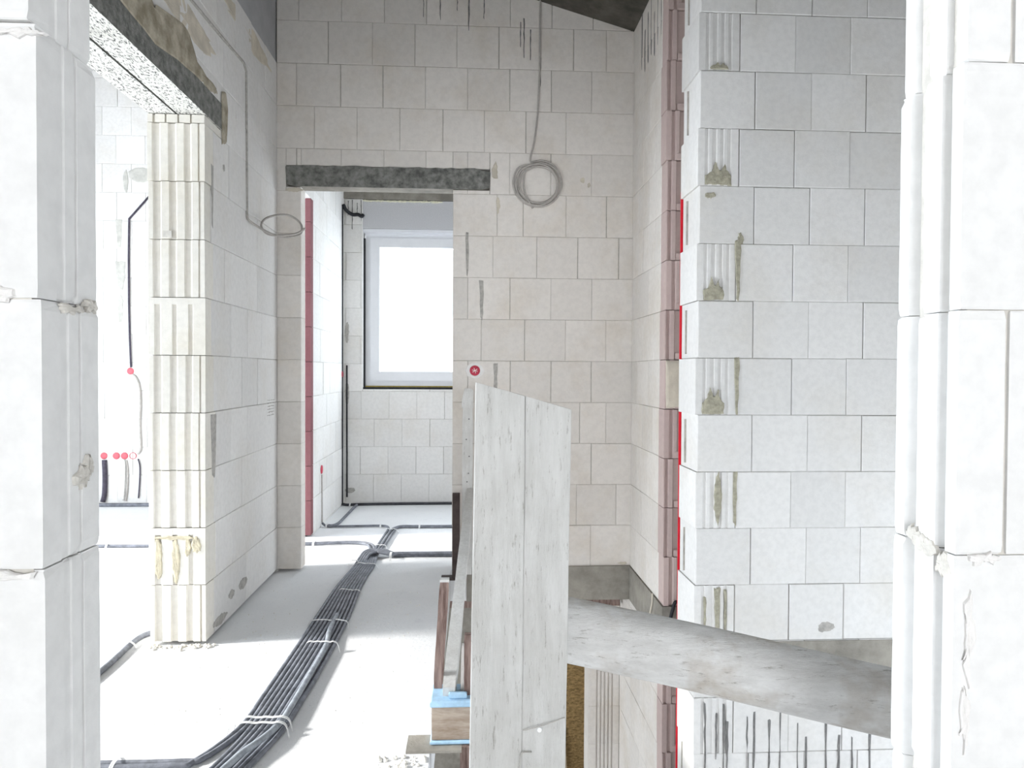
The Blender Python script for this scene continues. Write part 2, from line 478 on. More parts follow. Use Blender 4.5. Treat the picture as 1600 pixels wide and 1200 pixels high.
smear_front(wall_back, 'mortar_drip', [(x, z, streak(.007, h)) for x, z, h in (
    (-.30, 3.38, .16), (-.20, 3.36, .14), (-.03, 3.33, .20), (.06, 3.37, .14), (-.10, 3.40, .1),
    (.30, 3.2, .25), (.34, 3.16, .2), (.28, 3.22, .16), (.40, 3.0, .18))], YB, M['drip'], .002)
bm = bmesh.new(); box(bm, XR - 1.0 - .0, XR + .02, YB - .012, YB + .2, -.19, .016)
struct('slab_edge', bm, M['concrete_mid'], wall_back)['label'] = 'rough grey concrete slab edge'

# ---- left wall: pier end, blocks, lintel zone, ring beam
lw = {9: None, 8: [.30, .55, .80], 7: [.07, .515, .747], 6: [.245, .745], 5: [.07, .322, .571, .813], 4: [.489, .743], 3: [.319, .569], 2: [.248, .487, .9], 1: [.335, .821], 0: [.098, .545]}
lw.pop(9)
bm = bmesh.new()
YS = .10
for k in range(0, 9):
    z0, z1 = joint_z(k), joint_z(k + 1)
    d = .07 if k in (5, 7) else (.12 if k % 2 else .098)
    gr = [(.019, .056), (.087, .122), (.153, .186), (.212, .22)]
    if k in (5, 1): gr = [(.025, .055), (.100, .122), (.168, .190)]
    grooved(bm, XLB + random.uniform(-.003, .003), XL + random.uniform(-.002, .002), YP + random.uniform(-.002, .002), YP + d, z0, z1, 'y', -1, gr, .009, 2, cap=.028 if k in (5, 1) else 0)
    lw_k = [j for j in lw.get(k, [.2, .45, .7])]
    masonry(bm, (XL, YP + d + .003, 0), (0, 1, 0), (-1, 0, 0), .239, YB - YP - d - .003, z1, {k: [j - d for j in lw_k if j - d > .05]}, zbot=z0, core=False)
# thin packing course under the lintels
gr = [(.02, .032), (.072, .08), (.125, .133), (.178, .186)]
grooved(bm, XLB, XL, YP, YP + .2, 2.265, 2.303, 'y', -1, gr, .012, 2)
masonry(bm, (XL, YP + .205, 0), (0, 1, 0), (-1, 0, 0), .239, YB - YP - .205, 2.43, None, zbot=2.265, core=False)
quad_rings(bm, [[(x, YP + .02, .02), (x, YB, .02), (x, YB, 2.42), (x, YP + .02, 2.42)] for x in (XL - .01, XLB + .01)], 1)
# courses above the lintels
masonry(bm, (XL, YS, 0), (0, 1, 0), (-1, 0, 0), .239, YB - YS, 3.015, {10: [2.62 - YS, 2.87 - YS, 3.12 - YS, 3.37 - YS, 3.62 - YS, 3.9 - YS]}, zbot=2.428, phase=.06)
# behind the back wall: far pier, then the wall on to the far side
for k in range(0, 12):
    z0, z1 = joint_z(k), joint_z(k + 1)
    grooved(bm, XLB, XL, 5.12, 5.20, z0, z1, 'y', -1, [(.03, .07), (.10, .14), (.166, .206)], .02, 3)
masonry(bm, (XL, 5.203, 0), (0, 1, 0), (-1, 0, 0), .239, YF - 5.203, 3.6, None, zbot=0.0, phase=.1, vgap=.003)
masonry(bm, (XL, YB, 0), (0, 1, 0), (-1, 0, 0), .239, TB, 3.015, None, zbot=0.0)
masonry(bm, (XL, YB + TB, 0), (0, 1, 0), (-1, 0, 0), .239, 5.2 - YB - TB, 3.015, None, zbot=2.43)
wall_left = struct('wall_left', bm, [M['block_pale'], M['joint'], M['block_cream'], M['block_bounce_red'], M['block_clean']], label='left wall of white blocks ending in a grooved pier')
bm = bmesh.new(); box(bm, XLB + .005, XL - .006, YS, YF, 3.016, 4.2); clip_roof(bm)
struct('ring_beam', bm, M['ring'], wall_left)['label'] = 'smooth blue grey beam on top of the left wall'
# mortar smear above the lintel (hall side), seen obliquely
def smear_left(name, items, mat, h=.004, x=XL):
    for y, z, ol in items:
        bm = bmesh.new(); patch(bm, (x, y, z), (0, 1, 0), (0, 0, 1), (1, 0, 0), ol, h)
        struct(name, bm, mat, wall_left)
smear_left('mortar_smear', [
    (2.55, 2.47, [(-.9, -.06), (-.5, -.03), (-.2, -.06), (.1, -.09), (.3, -.06), (.55, -.04), (.62, .0), (.5, .02), (.42, .10), (.36, .11), (.32, .03), (.1, .04), (.0, .12), (-.06, .13), (-.12, .05), (-.4, .07), (-.5, .14), (-.9, .12)]),
    (3.36, 2.38, [(-.03, -.14), (.03, -.12), (.045, .05), (.02, .12), (-.03, .10), (-.035, .0)]), (3.17, 2.45, blob(.2, .05, .3)),
], M['olive'], .005, XL + .003)
smear_left('mortar_smear', [(3.75, 2.93, blob(.9, .12, .4, 18)), (2.95, 2.62, blob(.8, .13, .4, 18))], M['tan_mortar'], .001)  # broad tan staining that also carries shade of the upper wall
smear_left('mortar_smear', [(3.22, .86, streak(.07, .30)), (3.21, 1.97, streak(.03, .3)), (3.30, .05, blob(.2, .05)), (3.62, .12, blob(.16, .06)), (3.45, .12, blob(.09, .05)), (3.36, 2.14, blob(.03, .035))], M['mortar_gray'], .003)
for i in range(6):
    smear_left('scuff_mark', [(4.12, 1.03 - .017 * i, blob(.17, .006, .2))], M['mortar_gray'], .0015)
# soiled mortar on the pier face
for x, z, w_, h_ in ((-1.36, .38, .04, .20), (-1.285, .37, .045, .21), (-1.235, .43, .03, .10), (-1.20, .44, .05, .08), (-1.30, .47, .19, .02)):
    bm = bmesh.new(); patch(bm, (x, YP, z), outline=blob(w_, h_, .25), h=.004, **XZ)
    struct('mortar_smear', bm, plain('yellowed_mortar', (.62, .56, .42), .2, 30, bstr=.5) if 'ym' not in M else M['ym'], wall_left)
bm = bmesh.new(); box(bm, -1.333, -1.297, YP - .004, YP + .004, 1.77, 1.80)
struct('chiselled_notch', bm, M['joint_pale'], wall_left)

# ---- stairwell side wall (x = XR) with its pink grooved end
bm = bmesh.new()
for k in range(-12, 14):
    z0, z1 = joint_z(k), joint_z(k + 1)
    if k == -1: z0, z1 = -.235, -.19
    j = random.uniform(-.004, .004)
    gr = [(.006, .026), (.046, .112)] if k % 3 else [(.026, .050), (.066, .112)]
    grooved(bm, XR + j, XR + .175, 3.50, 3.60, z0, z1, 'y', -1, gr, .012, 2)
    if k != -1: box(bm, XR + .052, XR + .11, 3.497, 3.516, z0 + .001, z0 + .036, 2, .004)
sr = {k: ([.13, .38, .62] if k % 2 else [.25, .5]) for k in range(-12, 16)}
masonry(bm, (XR, 3.60, 0), (0, 1, 0), (1, 0, 0), .175, YB - 3.60, 4.3, sr, zbot=.015)
masonry(bm, (XR, 3.60, 0), (0, 1, 0), (1, 0, 0), .175, 4.53 - 3.60, -.19, None, zbot=-2.75)
for k in range(-12, -1):
    z0, z1 = joint_z(k), joint_z(k + 1)
    grooved(bm, .765, XR - .002, 4.53, 4.70, z0, z1 if k < -2 else -.19, 'y', -1, [(.05, .062), (.075, .087), (.10, .112), (.125, .137), (.15, .162)], .012, 0, gap=.001)
clip_roof(bm)
wall_stair = struct('wall_stair', bm, [M['block'], M['joint'], M['block_bounce_pink']], label='stairwell side wall ending in a pinkish grooved pier')
bm = bmesh.new(); box(bm, XR - .006, XR + .18, 3.492, YB - .013, -.19, .013)
struct('slab_edge', bm, M['concrete_mid'], wall_stair)['label'] = 'grey concrete slab edge under the stairwell side wall'
bm = bmesh.new(); patch(bm, (XR + .045, 3.50, 1.14), outline=[(-.04, -.12), (.05, -.12), (.05, .12), (-.04, .12)], h=.006, **XZ)
struct('mortar_smear', bm, M['tan_mortar'], wall_stair)
bm = bmesh.new()
for i in range(7): patch(bm, (XR, 3.62 + i * .07, 3.1 - (i % 3) * .04), (0, 1, 0), (0, 0, 1), (-1, 0, 0), streak(.01, .34 - .05 * (i % 3)), .002)
struct('mortar_drip', bm, M['drip'], wall_stair)

# ---- right wall (faces the camera at y = 3.03), toothed end with headers
YR, XE = 3.03, .981
bm = bmesh.new()
A = [1.407, 1.655, 1.905, 2.155, 2.405]; B = [1.23, 1.48, 1.729, 1.98, 2.23, 2.48]
for k in range(-12, 14):
    z0, z1 = joint_z(k), joint_z(k + 1)
    j = random.uniform(-.004, .004)
    if k % 2 == 0:
        xe = 1.155 if k not in (6,) else 1.147
        grooved(bm, XE + j - .004, xe, YR + random.uniform(-.002, .003), YR + .25, z0, z1, 'y', -1, [(.030, .048), (.062, .085), (.098, .116), (.13, .148)], .0045, 0)
        xs = [xe + .005] + A
    else:
        xs = [XE + j] + B
    xs = [x for x in xs if x < 2.6] + [2.6]
    for a, b in zip(xs[:-1], xs[1:]):
        g = random.choice((.001, .003, .004))
        d = YR + random.uniform(-.0015, .0015); h = random.choice((.0008, .0022, .0032))
        c = .003
        rs = [[(a + i, y, z0 + i), (b - g - i, y, z0 + i), (b - g - i, y, z1 - h - i), (a + i, y, z1 - h - i)] for y, i in ((d, c), (d + .002, 0), (YR + .237, 0), (YR + .24, c))]
        quad_rings(bm, rs, 0)
quad_rings(bm, [[(XE + .012, y, -2.7), (2.59, y, -2.7), (2.59, y, 3.4), (XE + .012, y, 3.4)] for y in (YR + .01, YR + .23)], 1)
clip_roof(bm)
wall_right = struct('wall_right', bm, [M['block_pale'], M['joint']], label='right wall of white blocks with a toothed end, beyond the railing')
bm = bmesh.new(); box(bm, .99, 2.6, YR - .005, YR + .02, -.16, .010)
struct('slab_edge', bm, M['concrete_mid'], wall_right)['label'] = 'grey concrete band under the right wall'
def jag_patch(w, h):
    return [(-w / 2, -h / 2), (w / 2, -h / 2), (w * .52, -h * .1), (w * .30, h * .18), (w * .26, h * .42), (w * .14, h * .12), (0, h * .2), (-w * .12, h * .5), (-w * .24, h * .1), (-w * .5, -h * .1)]
def zrow(k): return joint_z(k)
sm = []
for k, w_, h_, dx in ((10, .08, .03, .085), (8, .12, .10, .085), (6, .09, .10, .07), (4, .10, .12, .07)):
    sm.append((XE + dx, zrow(k) + h_ / 2 + .002, jag_patch(w_, h_)))
sm += [(XE + .0985, zrow(2) + .13, blob(.035, .24, .15)), (XE + .0985, zrow(0) + .13, streak(.03, .22)), (XE + .045, zrow(0) + .12, streak(.012, .16)), (XE + .135, zrow(0) + .13, streak(.014, .2))]
smear_front(wall_right, 'mortar_smear', sm, YR, M['mortar'], .004)
smear_front(wall_right, 'mortar_joint', [(1.158, zrow(6) + .13, streak(.026, .27)), (1.158, zrow(4) + .125, streak(.024, .26)), (1.155, zrow(2) + .13, streak(.02, .24)), (1.03, zrow(8) - .04, blob(.05, .03, .5)), (1.168, zrow(6) + .27, blob(.03, .06, .3))], YR, M['mortar'], .003)
smear_front(wall_right, 'mortar_drip', [(XE + dx, z, streak(random.uniform(.006, .013), h * random.uniform(1.0, 1.7))) for dx, z, h in (
    (.05, -.42, .22), (.10, -.41, .14), (.135, -.43, .22), (.15, -.45, .22), (.24, -.44, .24), (.27, -.5, .3), (.34, -.48, .28), (.39, -.5, .3),
    (.47, -.52, .3), (.51, -.55, .2), (.60, -.55, .3), (.66, -.6, .3), (.72, -.58, .3), (.80, -.6, .3), (.12, -.62, .12))], YR, M['drip'], .002)
bm = bmesh.new(); patch(bm, (1.57, YR, .07), outline=blob(.10, .05, .3), h=.002, **XZ)
struct('mortar_smear', bm, M['mortar_gray'], wall_right)
# fine joint of a cut strip on the wall end
bm = bmesh.new()
for k in range(-11, 13, 2): box(bm, XE - .0055, XE + .01, YR + .16, YR + .164, joint_z(k) + .02, joint_z(k) + .22)
struct('cut_joint', bm, M['joint'], wall_right)

# ---- red light leak between right wall and pink pier, built as a solid strip
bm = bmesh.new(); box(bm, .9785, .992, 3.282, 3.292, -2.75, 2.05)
tag(link_mesh('red_leak_strip', bm, M['red'], loc=None), 'bright red strip standing for a light leak in the slot beside the pink pier', 'light leak strip')

# ---- front wall: the two jambs the camera looks between
def front_block(bm, x0, x1, y0, y1, z0, z1, side, grooves, depth, mat=0):
    grooved(bm, x0, x1, y0, y1, z0, z1, 'x', side, grooves, depth, mat, gap=.0007, rough=.0006)
bm = bmesh.new()
LJ0, LJ1 = .668, .768
for k in range(-1, 12):
    z0, z1 = joint_z(k), joint_z(k + 1)
    j = {6: -.004, 5: .0, 4: .002, 3: .003}.get(k, 0)
    front_block(bm, -.62, -.397 + j, LJ0 + j, LJ1 + random.uniform(-.002, .002), z0, z1, +1, [(.030, .044), (.060, .066)], .0018)
    front_block(bm, -.90, -.623, LJ0 + random.uniform(-.002, .002), LJ1, z0, z1, +1, [], .004)
    front_block(bm, -1.39, -.903, LJ0, LJ1, z0, z1, +1, [], .004)
quad_rings(bm, [[(x, LJ0 + .0035, -.2), (x, LJ1 - .0035, -.2), (x, LJ1 - .0035, 3.2), (x, LJ0 + .0035, 3.2)] for x in (-1.38, -.4045)], 1)
wfl = struct('wall_front_left', bm, [M['block_clean'], M['joint_pale']], label='near left jamb of large white blocks at the opening')
def smear_jamb(parent, items, mat, n, x=None, y=None, h=.003):
    for a, z, ol in items:
        bm = bmesh.new()
        if y is not None: patch(bm, (a, y, z), (1, 0, 0), (0, 0, 1), n, ol, h)
        else: patch(bm, (x, a, z), (0, 1, 0), (0, 0, 1), n, ol, h)
        struct('mortar_smear', bm, mat, parent)
smear_jamb(wfl, [(.735, 1.09, blob(.035, .025, .4)), (.745, 1.10, blob(.016, .03, .4)), (.715, 1.26, blob(.05, .01, .3)), (.75, 1.265, blob(.03, .014, .3))], M['joint_pale'], (1, 0, 0), x=-.395)
smear_jamb(wfl, [(-.44, 1.268, blob(.05, .016, .3)), (-.43, 1.01, blob(.07, .008, .3)), (-.41, 1.505, blob(.06, .008, .3))], M['plaster'], (0, -1, 0), y=.668)
bm = bmesh.new()
RJ0, RJ1 = .687, .790
for k in range(-1, 12):
    z0, z1 = joint_z(k), joint_z(k + 1)
    j = {6: .004, 5: .0, 4: -.001, 3: -.002}.get(k, 0)
    x1 = .541 if k % 2 == 0 else .72
    front_block(bm, .492 + j, x1, RJ0, RJ1, z0, z1, -1, [(.016, .032), (.059, .086)], .011)
    front_block(bm, x1 + (.0045 if k % 2 == 0 else .002), 1.2, RJ0 + random.uniform(-.001, .001), RJ1, z0, z1, -1, [], .004)
    front_block(bm, 1.204, 2.6, RJ0, RJ1, z0, z1, -1, [], .004)
quad_rings(bm, [[(x, RJ0 + .0045, -.2), (x, RJ1 - .0045, -.2), (x, RJ1 - .0045, 3.2), (x, RJ0 + .0045, 3.2)] for x in (.503, 2.59)], 1)
wfr = struct('wall_front_right', bm, [M['block_clean'], M['joint_pale']], label='near right jamb of grooved white blocks at the opening')
smear_jamb(wfr, [(.735, 1.015, blob(.05, .022, .4)), (.755, 1.022, blob(.03, .02, .4)), (.705, 1.0, blob(.03, .03, .4))], M['joint_pale'], (-1, 0, 0), x=.492)
smear_jamb(wfr, [(.52, 1.012, blob(.04, .012, .3)), (.505, .93, blob(.012, .1, .5)), (.503, .85, blob(.01, .08, .5))], M['plaster'], (0, -1, 0), y=.687)
# wall above the opening, out of frame
bm = bmesh.new(); masonry(bm, (-.395, .68, 0), (1, 0, 0), (0, 1, 0), .10, .885, 3.2, None, zbot=2.3)
struct('wall_front_top', bm, [M['block'], M['joint']], label='blocks over the opening')

# ---- far wall with the window
bm = bmesh.new()
WX0, WX1, WZ0, WZ1 = -.992, .20, 1.035, 2.745
FX0 = -5.2
masonry(bm, (FX0, YF, 0), (1, 0, 0), (0, 1, 0), .24, 2.8 - FX0, 5.2, None, zbot=0.0, opens=((WX0 - FX0, WX1 - FX0, WZ0, WZ1 + .0), (-1.155 - FX0, .4 - FX0, 2.745, 2.98)), phase=.06)
clip_roof(bm)
wall_far = struct('wall_far', bm, [M['block_pale'], M['joint']], label='far wall of white blocks behind the doorway and the left opening')
smear_front(wall_far, 'mortar_drip', [(x, z, streak(.008, h)) for x, z, h in ((-1.12, 2.66, .14), (-1.085, 2.60, .28), (-1.04, 2.66, .1), (-1.005, 2.64, .2))], YF, M['drip'], .002)
smear_front(wall_far, 'mortar_smear', [(-1.13, 1.55, blob(.04, .2)), (-1.13, 1.0, blob(.04, .25)), (-1.10, .12, blob(.1, .05))], YF, M['mortar_gray'], .002)
smear_front(wall_far, 'mortar_smear', [(-2.93, 2.92, blob(.24, .14, .15)), (-3.12, 2.40, streak(.06, .26)), (-3.11, 2.03, streak(.09, .26)), (-3.11, 1.73, blob(.06, .26, .2)), (-3.06, 2.86, blob(.05, .2))], YF, plain('faint_grey_mortar', (.55, .54, .50), .12, 20), .003)
bm = bmesh.new(); box(bm, -1.16, .42, YF - .012, YF + .24, 2.745, 2.98)
tag(link_mesh('concrete_lintel', bm, M['concrete_mid']), 'dark stained concrete lintel over the white window in the far room', 'lintel')

# ---- window
bm = bmesh.new()
fz0, fz1 = 1.065, 2.455
fx0, fx1 = -.978, .18
fy0, fy1 = YF + .085, YF + .165
def frame(bm, x0, x1, z0, z1, y0, y1, w_):
    box(bm, x0, x0 + w_, y0, y1, z0, z1); box(bm, x1 - w_, x1, y0, y1, z0, z1)
    box(bm, x0 + w_, x1 - w_, y0, y1, z0, z0 + w_); box(bm, x0 + w_, x1 - w_, y0, y1, z1 - w_, z1)
win = bpy.data.objects.new('window_1', None); COL.objects.link(win); win.location = (-.4, YF + .12, fz0)
win['kind'] = 'structure'; win['label'] = 'white framed window beyond the doorway'; win['category'] = 'window'
frame(bm, fx0, fx1, fz0, fz1, fy0, fy1, .058); part('window_frame', bm, M['pvc'], win)
bm = bmesh.new(); frame(bm, fx0 + .045, fx1 - .045, fz0 + .045, fz1 - .045, fy0 - .018, fy1 - .02, .085); sash = part('sash', bm, M['pvc'], win)
bm = bmesh.new(); box(bm, fx0 + .12, fx1 - .12, fy0 + .02, fy0 + .03, fz0 + .12, fz1 - .12); part('pane', bm, M['glass'], sash)
bm = bmesh.new(); box(bm, WX0 - .001, fx0, fy0 - .02, fy1, fz0 - .02, fz1 - .05); part('sealing_tape', bm, M['black'], win)
bm = bmesh.new(); box(bm, WX0, fx1, fy0 - .05, fy1, WZ0, fz0 - .012); part('sill_tape', bm, M['black'], win)
bm = bmesh.new(); box(bm, fx0, fx1, fy0 - .004, fy1, fz0 - .012, fz0); part('foam_tape', bm, M['yellow'], win)
bm = bmesh.new(); box(bm, WX0, WX1, YF + .02, YF + .2, fz1 + .03, WZ1 - .004); part('shutter_box', bm, M['box_gray'], win)
bm = bmesh.new(); box(bm, WX0, WX1, YF + .03, YF + .19, fz1, fz1 + .028); part('top_profile', bm, M['pvc'], win)
bm = bmesh.new()
for i in range(7): patch(bm, (WX0 + .05 + i * .1, YF + .018, WZ1 - .012), outline=blob(.13, .02, .3), h=.01, **XZ)
part('foam_bead', bm, M['foam'], win)

# ---- shell of the rooms that are out of frame
bm = bmesh.new()
box(bm, -5.6, -5.4, -6.0, .1, 0, 5.4); box(bm, -5.6, -5.4, 5.2, YF + .24, 0, 5.4); box(bm, -5.6, -5.4, .1, 5.2, 3.0, 5.4)
clip_roof(bm)
struct('wall_outer_left', bm, M['plaster'], label='outer wall of the left room')
bm = bmesh.new()
box(bm, -5.4, -1.3, -6.2, -6.0, 0, 5); box(bm, 1.2, 2.8, -6.2, -6.0, 0, 4); box(bm, -1.3, 1.2, -6.2, -6.0, 2.55, 4); box(bm, -1.3, 1.2, -6.2, -6.0, 0, .45)
clip_roof(bm)
struct('wall_outer_rear', bm, M['plaster'], label='wall behind the camera')
bm = bmesh.new(); box(bm, -1.6, -1.4, -6.0, YS, 0, 4.2); box(bm, -1.6, -1.4, YS, .76, 0, 2.3); clip_roof(bm)
struct('wall_room_left', bm, M['plaster'], label='side wall beside the camera')
bm = bmesh.new()
box(bm, 2.6, 2.8, -6.0, 1.0, -2.75, 3.4); box(bm, 2.6, 2.8, 2.75, 4.8, -2.75, 3.4); box(bm, 2.6, 2.8, 6.2, YF + .24, -2.75, 3.4); box(bm, 2.6, 2.8, 4.8, 6.2, -2.75, .75); box(bm, 2.6, 2.8, 4.8, 6.2, 2.25, 3.4); box(bm, 2.6, 2.8, 1.0, 2.75, .7, 3.4); box(bm, 2.6, 2.8, 1.0, 2.75, -2.75, -1.6)  # gaps cut here for the two added fill lamps
clip_roof(bm)
struct('wall_outer_right', bm, M['plaster'], label='outer wall of the stairwell')

# ------------------------------------------------------------------ lintels
def lintel(x0, x1, y0, y1, z0, z1, mats, label, rough=.004):
    bm = bmesh.new()
    n = 26
    long_x = (x1 - x0) > (y1 - y0)
    rs = []
    for i in range(n + 1):
        t = i / n
        j = lambda: random.uniform(-rough, rough)
        if long_x:
            e = .012 if i in (0, n) else 0
            x = x0 + (x1 - x0) * t
            rs.append([(x + j(), y0 + abs(j()) * .4, z0 + e), (x + j(), y0 + abs(j()) * .4, z1 - e + j()), (x, y1, z1 - e), (x, y1, z0 + e)])
        else:
            y = y0 + (y1 - y0) * t
            rs.append([(x1, y + j(), z0), (x1 - abs(j()) * .3, y + j(), z1 + j()), (x0, y, z1), (x0, y, z0)])
    quad_rings(bm, rs)
    for f in bm.faces:
        f.normal_update()
    bmesh.ops.recalc_face_normals(bm, faces=bm.faces)
    for f in bm.faces: f.material_index = 1 if f.normal.z < -.8 and len(mats) > 1 else 0
    return tag(link_mesh('concrete_lintel', bm, mats), label, 'lintel')
lintel(-1.105, .098, YB - .006, YB + TB, 2.29, 2.412, [M['concrete'], M['concrete_mid']], 'rough dark grey concrete lintel over the doorway in the back wall', .006)
lintel(XL - .114, XL + .004, .12, 3.325, 2.304, 2.426, [M['concrete'], M['lintel_pit']], 'dark faced concrete lintel over the left opening, on the hall side')
lintel(XLB + .0, XL - .124, .12, 3.325, 2.304, 2.426, [M['concrete'], M['lintel_pit']], 'pale pitted concrete lintel over the left opening, on the far side', .002)

# ------------------------------------------------------------------ conduits on the floor
CR = .0086
ST = [(1.25, -1.03, -.86), (1.70, -.93, -.76), (2.15, -.812, -.655), (2.37, -.778, -.612), (2.60, -.768, -.600), (2.80, -.764, -.592), (3.2, -.758, -.585), (3.5, -.756, -.588), (3.85, -.752, -.602), (4.1, -.738, -.600), (4.32, -.722, -.590)]
NL = 9
def lane(i, ys=None, wob=True):
    out = []
    for n_, (y, a, b) in enumerate(ST):
        if ys and not (ys[0] <= y <= ys[1]): continue
        x = a + CR + (b - a - 2 * CR) * i / (NL - 1)
        out.append((x + (random.uniform(-.0004, .0004) if wob else 0), y, CR + .0005 + random.uniform(0, .001)))
    return out
def conduit(pts, label, mat='conduit', r=CR, group='conduits of the floor bundle'):
    bm = bmesh.new(); tube(bm, pts, r, 12, 0, 8)
    o = link_mesh('corrugated_conduit', bm, M[mat], smooth=True)
    return tag(o, label, 'conduit', group)
ORD = ['leftmost', 'second from left', 'third from left', 'fourth from left', 'middle one', 'fourth from right', 'third from right', 'second from right', 'rightmost']
for i in range(NL):
    body = lane(i, (2.2, 4.2))
    tail = lane(i, (4.3, 4.4))
    if i < 2:
        head = [(-1.62, 2.150 + .022 * i, CR), (-1.2, 2.152 + .022 * i, CR + .001), (-.90 + .02 * i, 2.152 + .021 * i, CR + .001), (-.838 + .02 * i, 2.178 + .014 * i, CR + .001)]
        how = 'sweeping in from the left wall at the near end'
    else:
        head = lane(i, (1.0, 2.2)); how = ''
    if i < 4:      # arch over to the right branch
        q = i
        x0 = tail[0][0]
        Y_ = 4.60 - .018 * q
        tail = [(x0, 4.32, .0095), (x0 + .006, Y_ - .14, .020), (x0 + .022, Y_ - .05, .036), (x0 + .060, Y_ - .004, .038), (-.565 - .008 * q, Y_ - .012, .037), (-.515, Y_ - .022, .024), (-.45, 4.575 - .009 * q, .0096 + .0150 * (q % 2)), (-.1, 4.572 - .009 * q, .0096 + .0150 * (q % 2)), (.9, 4.57 - .009 * q, .0096 + .0150 * (q % 2))]
        dest = 'arching over to the right branch'
    elif i < 6:    # left branch
        q = i - 4
        x0 = tail[0][0]
        tail = [(x0, 4.32, .012), (x0 - .005, 4.55, .012), (x0 - .012 - .01 * (1 - q), 4.72 + .022 * q, .012), (-.715 + .015 * q, 4.845 + .024 * q, .012), (-.80, 4.895 + .026 * q, .012), (-.94, 4.892 + .026 * q, .012), (-1.10, 4.875 + .026 * q, .012), (-1.5, 4.86 + .026 * q, .012)]
        dest = 'bending into the left branch'
    else:
        q = i - 6
        x0 = tail[0][0]
        mid = [(x0, 4.32, .012), (x0 - .012, 4.60, .012), (-.640 + .024 * q, 4.85, .012), (-.634 + .025 * q, 5.10, .012), (-.627 + .026 * q, 5.28, .012)]
        if q == 0: tail = mid + [(-.640, 5.39, .012), (-.70, 5.437, .012), (-.88, 5.43, .012), (-1.06, 5.428, .012), (-1.118, 5.443, .014), (-1.147, 5.46, .03)]; dest = 'bending left in the far room'
        else: tail = mid + [(-.59 + .01 * q, 5.375 - .012 * q, .012), (-.52, 5.418 - .022 * (q - 1), .012), (-.3, 5.41 - .022 * (q - 1), .012), (.9, 5.41 - .022 * (q - 1), .012)]; dest = 'bending right in the far room'
    lab = 'grey conduit, %s of the floor bundle, %s' % (ORD[i], dest)
    conduit(head + body + tail, lab, 'conduit')
conduit([(-.70, 1.55, .032), (-.735, 1.95, .036), (-.705, 2.13, .038), (-.655, 2.25, .038), (-.632, 2.36, .032), (-.625, 2.5, .031), (-.622, 2.7, .030), (-.618, 3.0, .030), (-.640, 3.2, .031), (-.645, 3.4, .030)], 'paler corrugated conduit looping on top of the near end of the floor bundle', 'conduit_pale', .0105)
conduit([(-1.157, 6.335, .013), (-1.10, 6.295, .012), (-1.02, 6.315, .012), (-.7, 6.335, .012), (0, 6.345, .012), (.9, 6.35, .012)], 'black conduit along the foot of the far wall under the window', 'conduit_black', .012, 'conduits in the far room')
conduit([(-1.02, 6.29, .012), (-1.027, 6.1, .012), (-1.034, 5.7, .012), (-1.040, 5.53, .012), (-1.065, 5.455, .012), (-1.10, 5.448, .013)], 'grey conduit crossing the far room floor beside the left wall', 'conduit', .0115, 'conduits in the far room')
conduit([(-2.9, 4.88, .012), (-2.4, 4.868, .012), (-1.9, 4.862, .012), (-1.55, 4.86, .012)], 'grey conduit crossing the sunlit floor of the left room', 'conduit', .011, 'conduits in the left room')
conduit([(-1.455, 2.2, .012), (-1.458, 2.84, .012), (-1.472, 3.10, .012), (-1.470, 3.20, .012), (-1.45, 3.245, .012), (-1.43, 3.27, .014), (-1.415, 3.30, .018)], 'short grey conduit bending in behind the foot of the pier', 'conduit', .012, 'conduits in the left room')
conduit([(-1.455, 3.40, .012), (-1.478, 3.45, .014), (-1.46, 3.53, .03), (-1.43, 3.56, .05)], 'small hooked conduit end behind the pier in the left room', 'conduit', .008, 'conduits in the left room')
conduit([(-3.40, 6.34, .014), (-3.0, 6.335, .014), (-2.5, 6.34, .014), (-1.6, 6.35, .014)], 'dark conduit along the foot of the far wall of the left room', 'conduit', .017, 'conduits in the left room')

# perforated straps over the conduits
def strap(pts, label, w=.012, direction=(0, 1, 0)):
    """a perforated band: two edge strips and rungs, following pts"""
    P = smooth_path(pts, 8); D = Vector(direction).normalized(); bm = bmesh.new()
    for o in (-1, 1):
        rs = []
        for p in P:
            c = p + D * (o * w * .36)
            rs.append([c - D * w * .14, c + D * w * .14, c + D * w * .14 + Vector((0, 0, .0014)), c - D * w * .14 + Vector((0, 0, .0014))])
        quad_rings(bm, rs)
    L = 0
    for a, b in zip(P[:-1], P[1:]):
        n = max(1, int((b - a).length / .006))
        for q in range(n):
            c = a.lerp(b, q / n); e = a.lerp(b, min(1, (q + .45) / n))
            rs = [[x - D * w * .3, x + D * w * .3, x + D * w * .3 + Vector((0, 0, .0011)), x - D * w * .3 + Vector((0, 0, .0011))] for x in (c, e)]
            quad_rings(bm, rs)
    return tag(link_mesh('perforated_strap', bm, M['steel']), label, 'strap', 'perforated straps holding the conduits')
H = .026
def over(x0, x1, y0, y1, h=H):
    n = 9; pts = [(x0 - .016, y0, .001), (x0 - .004, y0, h * .8)]
    for i in range(1, n): pts.append((x0 + (x1 - x0) * i / n, y0 + (y1 - y0) * i / n, h + random.uniform(-.002, .003)))
    return pts + [(x1 + .004, y1, h * .8), (x1 + .018, y1 - .012, .001)]
strap(over(-.782, -.610, 2.33, 2.325, .046), 'perforated strap over the near bundle, nearer of the close pair')
strap(over(-.772, -.608, 2.37, 2.36, .046), 'perforated strap over the near bundle, farther of the close pair')
strap(over(-.70, -.575, 3.03, 3.02, .044), 'white strap over the bundle, where the floor shadow crosses it')
strap(over(-.752, -.586, 3.325, 3.31, .034), 'white strap across the bundle, just beyond the shadow edge')
strap(over(-.708, -.600, 3.815, 3.785), 'white strap halfway between pier corner and the crossing conduits')
